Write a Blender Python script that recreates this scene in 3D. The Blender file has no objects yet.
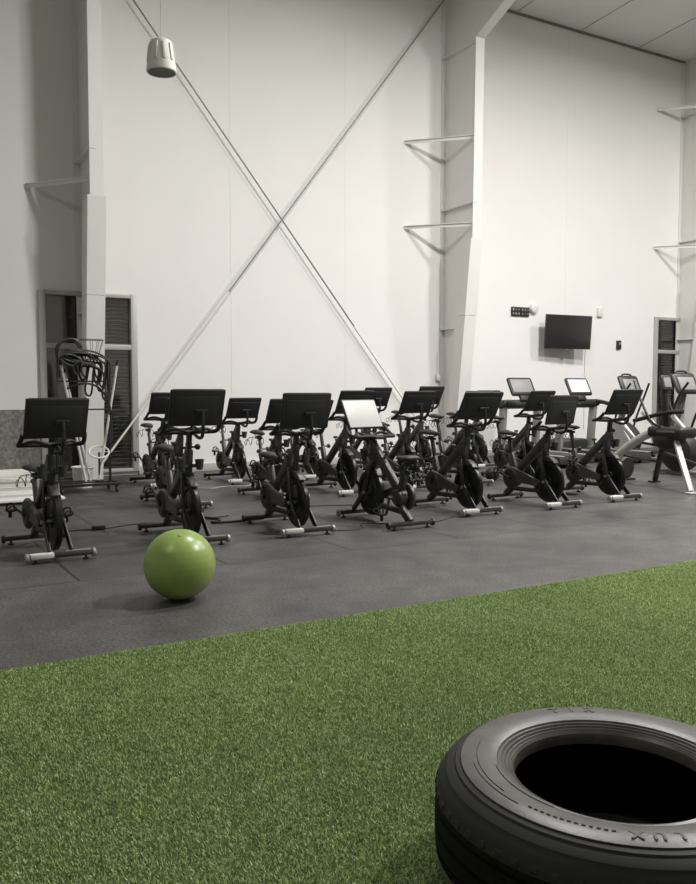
import bpy, bmesh, math, random
import numpy as np
from mathutils import Vector, Matrix
R = math.radians
S = bpy.context.scene
COL = S.collection
random.seed(7)

# ------------------------------------------------------------------ camera, world, lamps, exposure
cam = bpy.data.objects.new('camera', bpy.data.cameras.new('camera'))
COL.objects.link(cam)
cam.location = (0, 0, 1.41)
cam.rotation_euler = (R(90 - 3.68), 0, -math.atan(491 / 840))
cam.data.sensor_width = 36
cam.data.lens = 36 * 840 / 884
cam.data.clip_end = 200
S.camera = cam

world = bpy.data.worlds.new('world')
S.world = world
world.use_nodes = True
world.node_tree.nodes['Background'].inputs[0].default_value = (1.0, 0.97, 0.92, 1)
world.node_tree.nodes['Background'].inputs[1].default_value = 0.05

def lamp(name, loc, power, size, col=(1.0, 0.975, 0.955)):
    d = bpy.data.lights.new(name, 'AREA')
    d.shape = 'DISK'
    d.size = size
    d.energy = power
    d.color = col
    o = bpy.data.objects.new(name, d)
    o.location = loc
    COL.objects.link(o)
    return o

lamp('bay_and_fill_lamp', (6.2, 7.0, 8.6), 400, 0.7)
lamp('bay_and_fill_lamp', (11.4, 7.0, 8.6), 470, 0.8)
lamp('bay_and_fill_lamp', (16.7, 7.0, 8.6), 500, 0.8)
lamp('bay_and_fill_lamp', (9.8, 2.8, 9.0), 1080, 0.8)  # added fill light to brighten the turf, not a known fixture
lamp('bay_and_fill_lamp', (-3.0, 4.0, 9.0), 130, 0.8)  # added weak fill for the left side of the hall

for x, y in ((6.2, 7.0), (11.4, 7.0), (16.7, 7.0)):
    u = lamp('ceiling_fill_light', (x, y, 8.75), 34, 0.5)  # added upward light, only there to brighten the ceiling
    u.rotation_euler = (math.pi, 0, 0)

S.view_settings.view_transform = 'Standard'
S.view_settings.look = 'None'
S.view_settings.gamma = 1
S.view_settings.use_curve_mapping = False
S.view_settings.exposure = 0.0

# ------------------------------------------------------------------ materials
def mat(name, col, rough=0.5, metal=0.0, var=0.0, scale=8.0, bump=0.0, bscale=60.0, spec=0.5, coat=0.0):
    m = bpy.data.materials.new(name)
    m.use_nodes = True
    nt = m.node_tree
    b = nt.nodes['Principled BSDF']
    b.inputs['Base Color'].default_value = (*col, 1)
    b.inputs['Roughness'].default_value = rough
    b.inputs['Metallic'].default_value = metal
    b.inputs['Specular IOR Level'].default_value = spec
    b.inputs['Coat Weight'].default_value = coat
    tc = nt.nodes.new('ShaderNodeTexCoord')
    if var:
        n = nt.nodes.new('ShaderNodeTexNoise')
        n.inputs['Scale'].default_value = scale
        n.inputs['Detail'].default_value = 5
        nt.links.new(tc.outputs['Object'], n.inputs['Vector'])
        r = nt.nodes.new('ShaderNodeValToRGB')
        r.color_ramp.elements[0].position = 0.3
        r.color_ramp.elements[1].position = 0.7
        r.color_ramp.elements[0].color = (*[c * (1 - var) for c in col], 1)
        r.color_ramp.elements[1].color = (*[min(1, c * (1 + var)) for c in col], 1)
        nt.links.new(n.outputs['Fac'], r.inputs['Fac'])
        nt.links.new(r.outputs['Color'], b.inputs['Base Color'])
    if bump:
        n2 = nt.nodes.new('ShaderNodeTexNoise')
        n2.inputs['Scale'].default_value = bscale
        n2.inputs['Detail'].default_value = 4
        nt.links.new(tc.outputs['Object'], n2.inputs['Vector'])
        bp = nt.nodes.new('ShaderNodeBump')
        bp.inputs['Strength'].default_value = bump
        bp.inputs['Distance'].default_value = 0.01
        nt.links.new(n2.outputs['Fac'], bp.inputs['Height'])
        nt.links.new(bp.outputs['Normal'], b.inputs['Normal'])
    return m

def emit(name, col, strength, base=(0.02, 0.02, 0.02)):
    m = mat(name, base, 0.42)
    b = m.node_tree.nodes['Principled BSDF']
    b.inputs['Emission Color'].default_value = (*col, 1)
    b.inputs['Emission Strength'].default_value = strength
    return m

M = {}
M['wall'] = mat('wall_paint', (0.80, 0.786, 0.765), 0.75, var=0.02, scale=0.7, bump=0.03, bscale=30)
M['ceiling'] = mat('ceiling_panel', (0.80, 0.79, 0.765), 0.8, var=0.03, scale=0.5)
M['steel_paint'] = mat('painted_steel', (0.74, 0.728, 0.70), 0.5, var=0.02, scale=2)
M['rod_steel'] = mat('rod_steel', (0.22, 0.215, 0.20), 0.45, 0.5, var=0.1, scale=6)
M['white_paint'] = mat('white_paint', (0.78, 0.765, 0.73), 0.5)
M['trim_grey'] = mat('trim_grey', (0.50, 0.49, 0.46), 0.6)
M['frame_alu'] = mat('aluminium_frame', (0.42, 0.41, 0.39), 0.45, 0.15)
M['black_plastic'] = mat('black_plastic', (0.017, 0.017, 0.018), 0.5, bump=0.06, bscale=300)
M['screen_back'] = mat('screen_back_plastic', (0.020, 0.020, 0.022), 0.55, bump=0.05, bscale=400)
M['black_metal'] = mat('black_metal', (0.013, 0.013, 0.014), 0.38, var=0.15, scale=10)
M['dark_grey'] = mat('dark_grey_metal', (0.035, 0.035, 0.035), 0.42, var=0.2, scale=9)
M['guard'] = mat('guard_plastic', (0.045, 0.045, 0.044), 0.42)
M['wheel'] = mat('flywheel_metal', (0.010, 0.010, 0.010), 0.33, 0.3)
M['chrome'] = mat('brushed_metal', (0.45, 0.44, 0.42), 0.3, 0.8)
M['foot_label'] = mat('white_foot_sleeve', (0.62, 0.61, 0.57), 0.4)
M['cap_grey'] = mat('grey_cap', (0.33, 0.325, 0.31), 0.4, 0.2)
M['saddle'] = mat('saddle_vinyl', (0.022, 0.022, 0.022), 0.5, bump=0.1, bscale=150)
M['grip'] = mat('grip_rubber', (0.014, 0.014, 0.014), 0.6, bump=0.15, bscale=200)
M['screen_off'] = mat('dark_screen_glass', (0.010, 0.010, 0.012), 0.08, spec=0.6)
M['screen_glare'] = emit('pale_glare_screen', (1.0, 0.97, 0.90), 0.34, (0.25, 0.25, 0.24))  # glow stands in for overhead lamps reflected in the tilted glass
M['screen_grey'] = emit('dim_screen', (1.0, 0.97, 0.90), 0.10, (0.20, 0.2, 0.195))
M['screen_glare_white'] = emit('white_glare_screen', (1.0, 0.98, 0.94), 0.75, (0.3, 0.3, 0.3))  # lamp reflection on the console imitated by emission
M['grey_plastic'] = mat('grey_plastic', (0.11, 0.108, 0.102), 0.5)
M['light_grey'] = mat('light_grey_paint', (0.26, 0.255, 0.24), 0.45)
M['silver'] = mat('silver_paint', (0.55, 0.545, 0.53), 0.35, 0.25)
M['white_plastic'] = mat('white_plastic', (0.72, 0.705, 0.67), 0.45)
M['pole_white'] = mat('white_pole', (0.66, 0.65, 0.61), 0.45)
M['speaker'] = mat('speaker_white', (0.62, 0.60, 0.565), 0.55)
M['speaker_grille'] = mat('speaker_grille', (0.20, 0.20, 0.195), 0.7, bump=0.4, bscale=250)
M['tv'] = mat('tv_glass', (0.022, 0.022, 0.023), 0.22)
M['band'] = mat('rubber_band', (0.012, 0.012, 0.012), 0.6)
M['cord_black'] = mat('cord_black', (0.01, 0.01, 0.01), 0.6)
M['cord_white'] = mat('cord_white', (0.45, 0.44, 0.42), 0.6)
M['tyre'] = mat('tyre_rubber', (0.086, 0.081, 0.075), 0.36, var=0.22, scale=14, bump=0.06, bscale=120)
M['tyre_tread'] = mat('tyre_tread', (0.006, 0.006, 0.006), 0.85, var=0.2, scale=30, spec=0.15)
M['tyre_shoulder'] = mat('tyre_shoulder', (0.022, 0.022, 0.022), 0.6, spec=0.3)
M['tyre_letter'] = mat('tyre_lettering', (0.055, 0.052, 0.049), 0.55)
M['patch'] = mat('grey_patch', (0.10, 0.10, 0.095), 0.7)
M['ball'] = mat('green_vinyl', (0.27, 0.37, 0.095), 0.33, var=0.03, scale=4)
M['ball_plug'] = mat('pale_plug', (0.32, 0.40, 0.16), 0.5)
M['medball'] = mat('medicine_ball', (0.02, 0.02, 0.02), 0.55, var=0.2, scale=15)
M['blind'] = mat('dark_blind', (0.20, 0.197, 0.187), 0.6, var=0.1, scale=3)
M['night'] = mat('dark_outside', (0.03, 0.03, 0.03), 0.9)
M['turf_base'] = mat('turf_backing', (0.05, 0.085, 0.02), 0.9, var=0.25, scale=60, bump=0.4, bscale=200)
M['wainscot'] = mat('pebbled_panel', (0.185, 0.175, 0.16), 0.8, var=0.42, scale=26, bump=0.5, bscale=40)

def glass_mat():
    m = bpy.data.materials.new('window_glass')
    m.use_nodes = True
    nt = m.node_tree
    nt.nodes.remove(nt.nodes['Principled BSDF'])
    out = nt.nodes['Material Output']
    t = nt.nodes.new('ShaderNodeBsdfTransparent')
    t.inputs[0].default_value = (0.82, 0.82, 0.8, 1)
    g = nt.nodes.new('ShaderNodeBsdfGlossy')
    g.inputs['Roughness'].default_value = 0.06
    mx = nt.nodes.new('ShaderNodeMixShader')
    mx.inputs[0].default_value = 0.08
    nt.links.new(t.outputs[0], mx.inputs[1])
    nt.links.new(g.outputs[0], mx.inputs[2])
    nt.links.new(mx.outputs[0], out.inputs[0])
    return m
M['glass'] = glass_mat()

def floor_mat():
    m = mat('rubber_floor', (0.07, 0.069, 0.066), 0.55)
    nt = m.node_tree
    L = nt.links.new
    b = nt.nodes['Principled BSDF']
    tc = nt.nodes['Texture Coordinate']
    def noise(scale, detail=4):
        n = nt.nodes.new('ShaderNodeTexNoise')
        n.inputs['Scale'].default_value = scale
        n.inputs['Detail'].default_value = detail
        L(tc.outputs['Object'], n.inputs['Vector'])
        return n
    def ramp(src, p0, c0, p1, c1):
        r = nt.nodes.new('ShaderNodeValToRGB')
        r.color_ramp.elements[0].position = p0
        r.color_ramp.elements[1].position = p1
        r.color_ramp.elements[0].color = (*c0, 1)
        r.color_ramp.elements[1].color = (*c1, 1)
        L(src, r.inputs['Fac'])
        return r
    def mul(a, c):
        x = nt.nodes.new('ShaderNodeMix')
        x.data_type = 'RGBA'
        x.blend_type = 'MULTIPLY'
        x.inputs['Factor'].default_value = 1
        L(a, x.inputs['A'])
        L(c, x.inputs['B'])
        return x.outputs['Result']
    big = ramp(noise(0.9, 5).outputs['Fac'], 0.3, (0.053, 0.051, 0.0485), 0.72, (0.088, 0.084, 0.0805))
    fine = ramp(noise(55, 4).outputs['Fac'], 0.38, (0.5, 0.5, 0.5), 0.62, (1.45, 1.45, 1.45))
    smear = ramp(noise(3.5, 6).outputs['Fac'], 0.3, (0.74, 0.74, 0.74), 0.75, (1.22, 1.22, 1.22))
    scuff = ramp(noise(9, 2).outputs['Fac'], 0.74, (1, 1, 1), 0.80, (1.5, 1.5, 1.48))
    br = nt.nodes.new('ShaderNodeTexBrick')
    mp = nt.nodes.new('ShaderNodeMapping')
    mp.inputs['Location'].default_value = (-0.90, -6.22, 0)
    L(tc.outputs['Object'], mp.inputs['Vector'])
    L(mp.outputs['Vector'], br.inputs['Vector'])
    br.inputs['Scale'].default_value = 1
    br.inputs['Brick Width'].default_value = 1.16
    br.inputs['Row Height'].default_value = 1.86
    br.inputs['Mortar Size'].default_value = 0.012
    br.inputs['Mortar Smooth'].default_value = 0.3
    br.offset = 0.6
    br.inputs['Color1'].default_value = (0.93, 0.93, 0.93, 1)
    br.inputs['Color2'].default_value = (1.06, 1.06, 1.06, 1)
    br.inputs['Mortar'].default_value = (0.15, 0.15, 0.15, 1)
    sep = nt.nodes.new('ShaderNodeSeparateXYZ')
    L(tc.outputs['Object'], sep.inputs[0])
    gt = nt.nodes.new('ShaderNodeMath')
    gt.operation = 'GREATER_THAN'
    gt.inputs[1].default_value = 6.215
    L(sep.outputs['Y'], gt.inputs[0])
    x = nt.nodes.new('ShaderNodeMix')
    x.data_type = 'RGBA'
    x.inputs['A'].default_value = (1.05, 1.05, 1.05, 1)
    L(gt.outputs[0], x.inputs['Factor'])
    L(br.outputs['Color'], x.inputs['B'])
    c = mul(mul(mul(mul(big.outputs[0], fine.outputs[0]), smear.outputs[0]), scuff.outputs[0]), x.outputs['Result'])
    L(c, b.inputs['Base Color'])
    rr = ramp(noise(2.2, 5).outputs['Fac'], 0.3, (0.42,) * 3, 0.7, (0.62,) * 3)
    L(rr.outputs[0], b.inputs['Roughness'])
    bp = nt.nodes.new('ShaderNodeBump')
    bp.inputs['Strength'].default_value = 0.12
    bp.inputs['Distance'].default_value = 0.004
    L(noise(160, 3).outputs['Fac'], bp.inputs['Height'])
    L(bp.outputs[0], b.inputs['Normal'])
    return m
M['floor'] = floor_mat()

def blade_mat():
    m = mat('turf_blade', (0.1, 0.17, 0.04), 0.55, spec=0.3)
    nt = m.node_tree
    a = nt.nodes.new('ShaderNodeAttribute')
    a.attribute_name = 'blade_tone'
    nt.nodes['Principled BSDF'].inputs['Sheen Weight'].default_value = 0.9
    nt.nodes['Principled BSDF'].inputs['Sheen Roughness'].default_value = 0.4
    nt.nodes['Principled BSDF'].inputs['Sheen Tint'].default_value = (0.7, 0.8, 0.5, 1)
    r = nt.nodes.new('ShaderNodeValToRGB')
    e = r.color_ramp.elements
    e[0].position = 0.0
    e[0].color = (0.135, 0.205, 0.052, 1)
    e[1].position = 1.0
    e[1].color = (0.62, 0.70, 0.36, 1)
    k = r.color_ramp.elements.new(0.55)
    k.color = (0.355, 0.475, 0.165, 1)
    nt.links.new(a.outputs['Fac'], r.inputs['Fac'])
    nt.links.new(r.outputs['Color'], nt.nodes['Principled BSDF'].inputs['Base Color'])
    return m
M['blade'] = blade_mat()

# ------------------------------------------------------------------ mesh helpers
def box(bm, c, s, rot=None, bev=0.0, seg=2):
    g = bmesh.ops.create_cube(bm, size=1.0)
    vs = g['verts']
    bmesh.ops.scale(bm, vec=Vector(s), verts=vs)
    if bev:
        es = list({e for v in vs for e in v.link_edges})
        r = bmesh.ops.bevel(bm, geom=es, offset=bev, segments=seg, affect='EDGES', profile=0.5)
        vs = list({v for f in r['faces'] for v in f.verts} | {v for v in vs if v.is_valid})
    mt = Matrix.Translation(Vector(c))
    if rot is not None:
        mt = mt @ (rot if isinstance(rot, Matrix) else Matrix.Rotation(rot[1], 4, rot[0]))
    bmesh.ops.transform(bm, matrix=mt, verts=vs)
    return vs

def bar(bm, a, b, w, h, bev=0.0, up=(0, 0, 1)):
    a, b = Vector(a), Vector(b)
    d = b - a
    L = d.length
    z = d.normalized()
    x = Vector(up).cross(z)
    if x.length < 1e-4:
        x = Vector((1, 0, 0)).cross(z)
    x.normalize()
    y = z.cross(x)
    m = Matrix((x, y, z)).transposed().to_4x4()
    return box(bm, (a + b) / 2, (w, h, L), m, bev)

def smooth_path(pts, n=6):
    P = [Vector(p) for p in pts]
    out = []
    for i in range(len(P) - 1):
        p0, p1, p2, p3 = P[max(i - 1, 0)], P[i], P[i + 1], P[min(i + 2, len(P) - 1)]
        for k in range(n):
            t = k / n
            out.append(0.5 * ((2 * p1) + (p2 - p0) * t + (2 * p0 - 5 * p1 + 4 * p2 - p3) * t * t + (3 * p1 - p0 - 3 * p2 + p3) * t ** 3))
    out.append(P[-1])
    return out

def tube(bm, pts, r, seg=10, closed=False, flat=1.0):
    P = [Vector(p) for p in pts]
    n = len(P)
    rs = r if isinstance(r, (list, tuple)) else [r] * n
    T = []
    for i in range(n):
        a = P[(i - 1) % n] if closed else P[max(i - 1, 0)]
        b = P[(i + 1) % n] if closed else P[min(i + 1, n - 1)]
        T.append((b - a).normalized())
    ref = Vector((0, 0, 1))
    if abs(T[0].dot(ref)) > 0.95:
        ref = Vector((0, 1, 0))
    N = (ref - T[0] * ref.dot(T[0])).normalized()
    rings = []
    for i in range(n):
        N = (N - T[i] * N.dot(T[i])).normalized()
        B = T[i].cross(N)
        rings.append([bm.verts.new(P[i] + (N * math.cos(2 * math.pi * k / seg) * flat + B * math.sin(2 * math.pi * k / seg)) * rs[i]) for k in range(seg)])
    m = n if closed else n - 1
    for i in range(m):
        A, Bq = rings[i], rings[(i + 1) % n]
        for k in range(seg):
            bm.faces.new((A[k], A[(k + 1) % seg], Bq[(k + 1) % seg], Bq[k]))
    if not closed:
        bm.faces.new(rings[0][::-1])
        bm.faces.new(rings[-1])

def lathe(bm, prof, c=(0, 0, 0), axis='Z', seg=32, closed=False):
    """prof: (r, h) pairs along the axis"""
    c = Vector(c)
    def pt(r, h, a):
        u, v = r * math.cos(a), r * math.sin(a)
        return c + (Vector((u, v, h)) if axis == 'Z' else Vector((h, u, v)) if axis == 'X' else Vector((v, h, u)))
    rings = []
    for r, h in prof:
        if r < 1e-6:
            rings.append([bm.verts.new(pt(0, h, 0))])
        else:
            rings.append([bm.verts.new(pt(r, h, 2 * math.pi * k / seg)) for k in range(seg)])
    m = len(rings) if closed else len(rings) - 1
    for i in range(m):
        A, B = rings[i], rings[(i + 1) % len(rings)]
        for k in range(seg):
            q = (k + 1) % seg
            if len(A) == 1 and len(B) == 1:
                continue
            if len(A) == 1:
                bm.faces.new((A[0], B[q], B[k]))
            elif len(B) == 1:
                bm.faces.new((A[k], A[q], B[0]))
            else:
                bm.faces.new((A[k], A[q], B[q], B[k]))

def cyl(bm, a, b, r, seg=16, r2=None):
    tube(bm, [a, b], [r, r if r2 is None else r2], seg)

def prism(bm, poly, h0, h1, plane='YZ', bev=0.0):
    """poly in the plane, extruded from h0 to h1 along the remaining axis"""
    def pt(u, v, h):
        return (h, u, v) if plane == 'YZ' else (u, h, v) if plane == 'XZ' else (u, v, h)
    A = [bm.verts.new(pt(u, v, h0)) for u, v in poly]
    B = [bm.verts.new(pt(u, v, h1)) for u, v in poly]
    n = len(poly)
    fs = [bm.faces.new(A[::-1]), bm.faces.new(B)]
    for k in range(n):
        fs.append(bm.faces.new((A[k], A[(k + 1) % n], B[(k + 1) % n], B[k])))
    if bev:
        es = list(set(fs[0].edges) | set(fs[1].edges))
        bmesh.ops.bevel(bm, geom=es, offset=bev, segments=2, affect='EDGES', profile=0.5)

def ball(bm, c, r, sc=(1, 1, 1), u=24, v=14):
    g = bmesh.ops.create_uvsphere(bm, u_segments=u, v_segments=v, radius=r)
    bmesh.ops.scale(bm, vec=Vector(sc), verts=g['verts'])
    bmesh.ops.translate(bm, vec=Vector(c), verts=g['verts'])

def hull2(c1, r1, c2, r2, n=20):
    """outline round two circles in a plane"""
    d = math.hypot(c2[0] - c1[0], c2[1] - c1[1])
    base = math.atan2(c2[1] - c1[1], c2[0] - c1[0])
    off = math.acos((r1 - r2) / d)
    p = []
    for k in range(n + 1):
        a = base + off + (2 * math.pi - 2 * off) * k / n
        p.append((c1[0] + r1 * math.cos(a), c1[1] + r1 * math.sin(a)))
    for k in range(n + 1):
        a = base - off + 2 * off * k / n
        p.append((c2[0] + r2 * math.cos(a), c2[1] + r2 * math.sin(a)))
    return p

def obj(name, bm, m, parent=None, loc=None, sharp=35, **props):
    bmesh.ops.recalc_face_normals(bm, faces=bm.faces)
    me = bpy.data.meshes.new(name)
    bm.to_mesh(me)
    bm.free()
    me.materials.append(M[m] if isinstance(m, str) else m)
    me.polygons.foreach_set('use_smooth', [True] * len(me.polygons))
    me.set_sharp_from_angle(angle=R(sharp))
    o = bpy.data.objects.new(name, me)
    COL.objects.link(o)
    if parent is not None:
        o.parent = parent
    if loc is not None:
        o.location = loc
    for k, v in props.items():
        o[k] = v
    return o

def B():
    return bmesh.new()

def thing(name, label, cat, loc=(0, 0, 0), rz=0.0, group=None):
    o = bpy.data.objects.new(name, None)
    o.empty_display_size = 0.1
    COL.objects.link(o)
    o.location = loc
    o.rotation_euler = (0, 0, rz)
    o['label'] = label
    o['category'] = cat
    if group:
        o['group'] = group
    return o

def struct(name, bm, m, parent=None, **k):
    o = obj(name, bm, m, parent, **k)
    if parent is None:
        o['kind'] = 'structure'
    return o

def dup(root, loc, rz, label, group=None):
    r = root.copy()
    COL.objects.link(r)
    r.location = loc
    r.rotation_euler = (0, 0, rz)
    r['label'] = label
    if group:
        r['group'] = group
    for ch in list(root.children):
        c = ch.copy()
        COL.objects.link(c)
        c.parent = r
        for g in list(ch.children):
            d = g.copy()
            COL.objects.link(d)
            d.parent = c
    return r

def stem(o):
    return o.name.split('.')[0]

# ------------------------------------------------------------------ the building
WY = 13.55
X0, X1, Y0 = -9.0, 24.0, -9.0
def roof_z(y):
    return 9.08 + (WY - y) / 14.0

bm = B()
box(bm, ((X0 + X1) / 2, (Y0 + WY) / 2, -0.1), (X1 - X0 + 0.4, WY - Y0 + 0.4, 0.2))
struct('floor', bm, 'floor')

bm = B()
prism(bm, [(Y0, roof_z(Y0)), (WY + 0.2, roof_z(WY + 0.2)), (WY + 0.2, roof_z(WY) + 0.2), (Y0, roof_z(Y0) + 0.2)], X0, X1, 'YZ')
struct('ceiling', bm, 'ceiling')
# joints between the ceiling panels
for k, x in enumerate((11.9, 13.7, 15.5, 17.3, 19.1)):
    bm = B()
    bar(bm, (x, WY, roof_z(WY) - 0.008), (x, 4, roof_z(4) - 0.008), 0.014, 0.012)
    struct('trim_%d' % (k + 10), bm, 'trim_grey')

# back wall with its two window openings
W1 = (2.44, 3.95, 0.06, 2.91)
W2 = (16.25, 17.76, 0.06, 3.08)
bm = B()
def wseg(x0, x1, z0, z1):
    box(bm, ((x0 + x1) / 2, WY + 0.1, (z0 + z1) / 2), (x1 - x0, 0.2, z1 - z0))
ZT = 9.3
wseg(X0, W1[0], 0, ZT)
wseg(W1[0], W1[1], W1[3], ZT)
wseg(W1[0], W1[1], 0, W1[2])
wseg(W1[1], W2[0], 0, ZT)
wseg(W2[0], W2[1], W2[3], ZT)
wseg(W2[0], W2[1], 0, W2[2])
wseg(W2[1], X1, 0, ZT)
struct('wall_back', bm, 'wall')
bm = B(); box(bm, (X0 - 0.1, (Y0 + WY) / 2, 5.5), (0.2, WY - Y0 + 0.4, 11.4)); struct('wall_left', bm, 'wall')
bm = B(); box(bm, (X1 + 0.1, (Y0 + WY) / 2, 5.5), (0.2, WY - Y0 + 0.4, 11.4)); struct('wall_right', bm, 'wall')
bm = B(); box(bm, ((X0 + X1) / 2, Y0 - 0.1, 5.5), (X1 - X0 + 0.4, 0.2, 11.4)); struct('wall_front', bm, 'wall')
# wall to roof dark joint, panel joints, base curb
bm = B(); box(bm, ((X0 + X1) / 2, WY - 0.012, 9.055), (X1 - X0, 0.024, 0.05)); struct('trim_1', bm, 'rod_steel')
for k, x in enumerate((7.86, 5.6, 13.4)):
    bm = B(); box(bm, (x, WY - 0.002, 4.6), (0.006, 0.005, 8.9)); struct('trim_%d' % (k + 2), bm, 'wall')
bm = B()
for a, b in ((X0, 2.44), (3.95, 16.25), (17.76, X1)):
    box(bm, ((a + b) / 2, WY - 0.02, 0.065), (b - a, 0.04, 0.13), bev=0.006)
struct('baseboard_back', bm, 'trim_grey')
# pebbled grey panel low on the wall beside the window
bm = B(); box(bm, (0.4, WY - 0.015, 0.63), (4.04, 0.03, 0.9), bev=0.004)
o = struct('trim_6', bm, 'wainscot')
bm = B(); box(bm, (0.4, WY - 0.045, 0.09), (4.04, 0.09, 0.18), bev=0.008)
struct('trim_7', bm, 'white_paint')

def window(name, w, slat_from):
    x0, x1, z0, z1 = w
    mid = 2.06 if z1 < 3 else 2.27
    t = 0.10
    bm = B()
    y = WY + 0.02
    for (a, b, c, d) in ((x0, x0 + t, z0, z1), (x1 - t, x1, z0, z1), (x0 + t, x1 - t, z1 - 0.07, z1), (x0 + t, x1 - t, z0, z0 + 0.05)):
        box(bm, ((a + b) / 2, y, (c + d) / 2), (b - a, 0.16, d - c), bev=0.006)
    root = struct(name, bm, 'frame_alu')
    bm = B(); box(bm, ((x0 + x1) / 2, y - 0.01, mid), (x1 - x0 - 2 * t, 0.13, 0.085), bev=0.005)
    obj('crossbar', bm, 'frame_alu', root)
    for c, d in ((z0 + 0.05, mid - 0.04), (mid + 0.04, z1 - 0.07)):
        bm = B(); box(bm, ((x0 + x1) / 2, y + 0.02, (c + d) / 2), (x1 - x0 - 2 * t, 0.006, d - c))
        obj('pane', bm, 'glass', root)
    # slatted blind hanging behind the glass
    bm = B()
    z = z0 + 0.06
    while z < z1 - 0.08:
        box(bm, ((slat_from + x1 - t) / 2, y + 0.07, z), (x1 - t - slat_from, 0.055, 0.008), ('X', R(-38)))
        z += 0.062
    obj('blind', bm, 'blind', root)
    bm = B(); box(bm, ((x0 + x1) / 2, WY + 0.26, (z0 + z1) / 2), (x1 - x0, 0.02, z1 - z0))
    obj('dark_panel', bm, 'night', root)
    return root
w1 = window('window_1', W1, 3.10)
bm = B(); box(bm, (2.78, WY + 0.14, 1.48), (0.46, 0.02, 2.7)); obj('roller_shade', bm, 'grey_plastic', w1)
window('window_2', W2, 16.62)

# tapered steel columns against the wall, with the knee of the roof beam
def column(xc):
    w = 0.2
    yt, zb = 12.5, 7.85
    bm = B()
    # web
    prism(bm, [(WY, 0.0), (WY, 9.1), (10.2, roof_z(10.2)), (10.2, 8.85), (yt, zb), (yt + 0.05, 4.2), (13.08, 0.0)], xc - 0.012, xc + 0.012, 'YZ')
    # inner flange
    bar(bm, (xc, yt, zb), (xc, yt + 0.05, 4.2), w, 0.022, up=(0, 1, 0))
    bar(bm, (xc, yt + 0.05, 4.2), (xc, 13.08, 0.0), w, 0.022, up=(0, 1, 0))
    bar(bm, (xc, yt, zb), (xc, 10.2, 8.85), w, 0.022, up=(0, 1, 0))
    box(bm, (xc, WY - 0.012, 4.55), (w, 0.024, 9.0))
    root = struct('steel_column', bm, 'steel_paint')
    for z in (7.78, 4.87, 2.56):
        yf = yt + (0.02 if z > 4.2 else 0.26)
        bm = B(); box(bm, (xc - 0.055, (WY + yf) / 2, z), (0.09, WY - yf, 0.016)); obj('stiffener', bm, 'steel_paint', root)
    bl = 0.95 if xc > 5 else 0.80
    for z in ((7.85, 4.7) if xc > 15 else (6.1, 4.5) if xc > 5 else (4.47,)):
        bm = B()
        bar(bm, (xc - bl, WY - 0.01, z), (xc - 0.03, yt + 0.06, z), 0.06, 0.012)
        bar(bm, (xc - bl, WY - 0.01, z - 0.03), (xc - 0.03, yt + 0.06, z - 0.03), 0.008, 0.06)
        obj('flange_brace', bm, 'steel_paint', root)
    # sheet casing round the lower column
    bm = B()
    h = 0.135
    prof = [(12.535, 4.2), (13.02, 0.0)]
    for (za, zb2) in ((0.0, 2.78), (2.786, 4.2)):
        def yy(z):
            return 13.02 + (12.535 - 13.02) * z / 4.2
        vs = [bm.verts.new(p) for p in (
            (xc - h, yy(za) + 0.3, za), (xc - h, yy(za), za), (xc + h, yy(za), za), (xc + h, yy(za) + 0.3, za),
            (xc - h, yy(zb2) + 0.3, zb2), (xc - h, yy(zb2), zb2), (xc + h, yy(zb2), zb2), (xc + h, yy(zb2) + 0.3, zb2))]
        for q in ((0, 1, 5, 4), (1, 2, 6, 5), (2, 3, 7, 6), (0, 3, 2, 1), (4, 5, 6, 7)):
            bm.faces.new([vs[i] for i in q])
    obj('casing', bm, 'steel_paint', root)
    return root
for xc in (3.11, 10.12, 17.13):
    column(xc)

# crossed tension rods
def rod(a, b, t0, label):
    a, b = Vector(a), Vector(b)
    bm = B()
    cyl(bm, a, b, 0.013, 10)
    o = obj('tension_rod', bm, 'rod_steel', label=label, category='brace rod')
    p = a.lerp(b, t0)
    bm = B()
    cyl(bm, p, b, 0.017, 12)
    obj('sleeve', bm, 'white_paint', o, label='white sleeve round the lower rod')
rod((3.16, 13.43, 8.45), (10.04, 13.43, 0.02), 0.70, 'long thin steel rod crossing the white wall down towards the middle column')
rod((10.04, 13.39, 8.93), (3.2, 13.39, 0.06), 0.665, 'long thin steel rod crossing the white wall down past the slatted window, pale lower half')

# ------------------------------------------------------------------ artificial turf
TE = 4.40
bm = B(); box(bm, (4.0, (TE + Y0 + 0.2) / 2, 0.004), (25.0, TE - Y0 - 0.2, 0.008))
struct('turf_backing', bm, 'turf_base')

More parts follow.
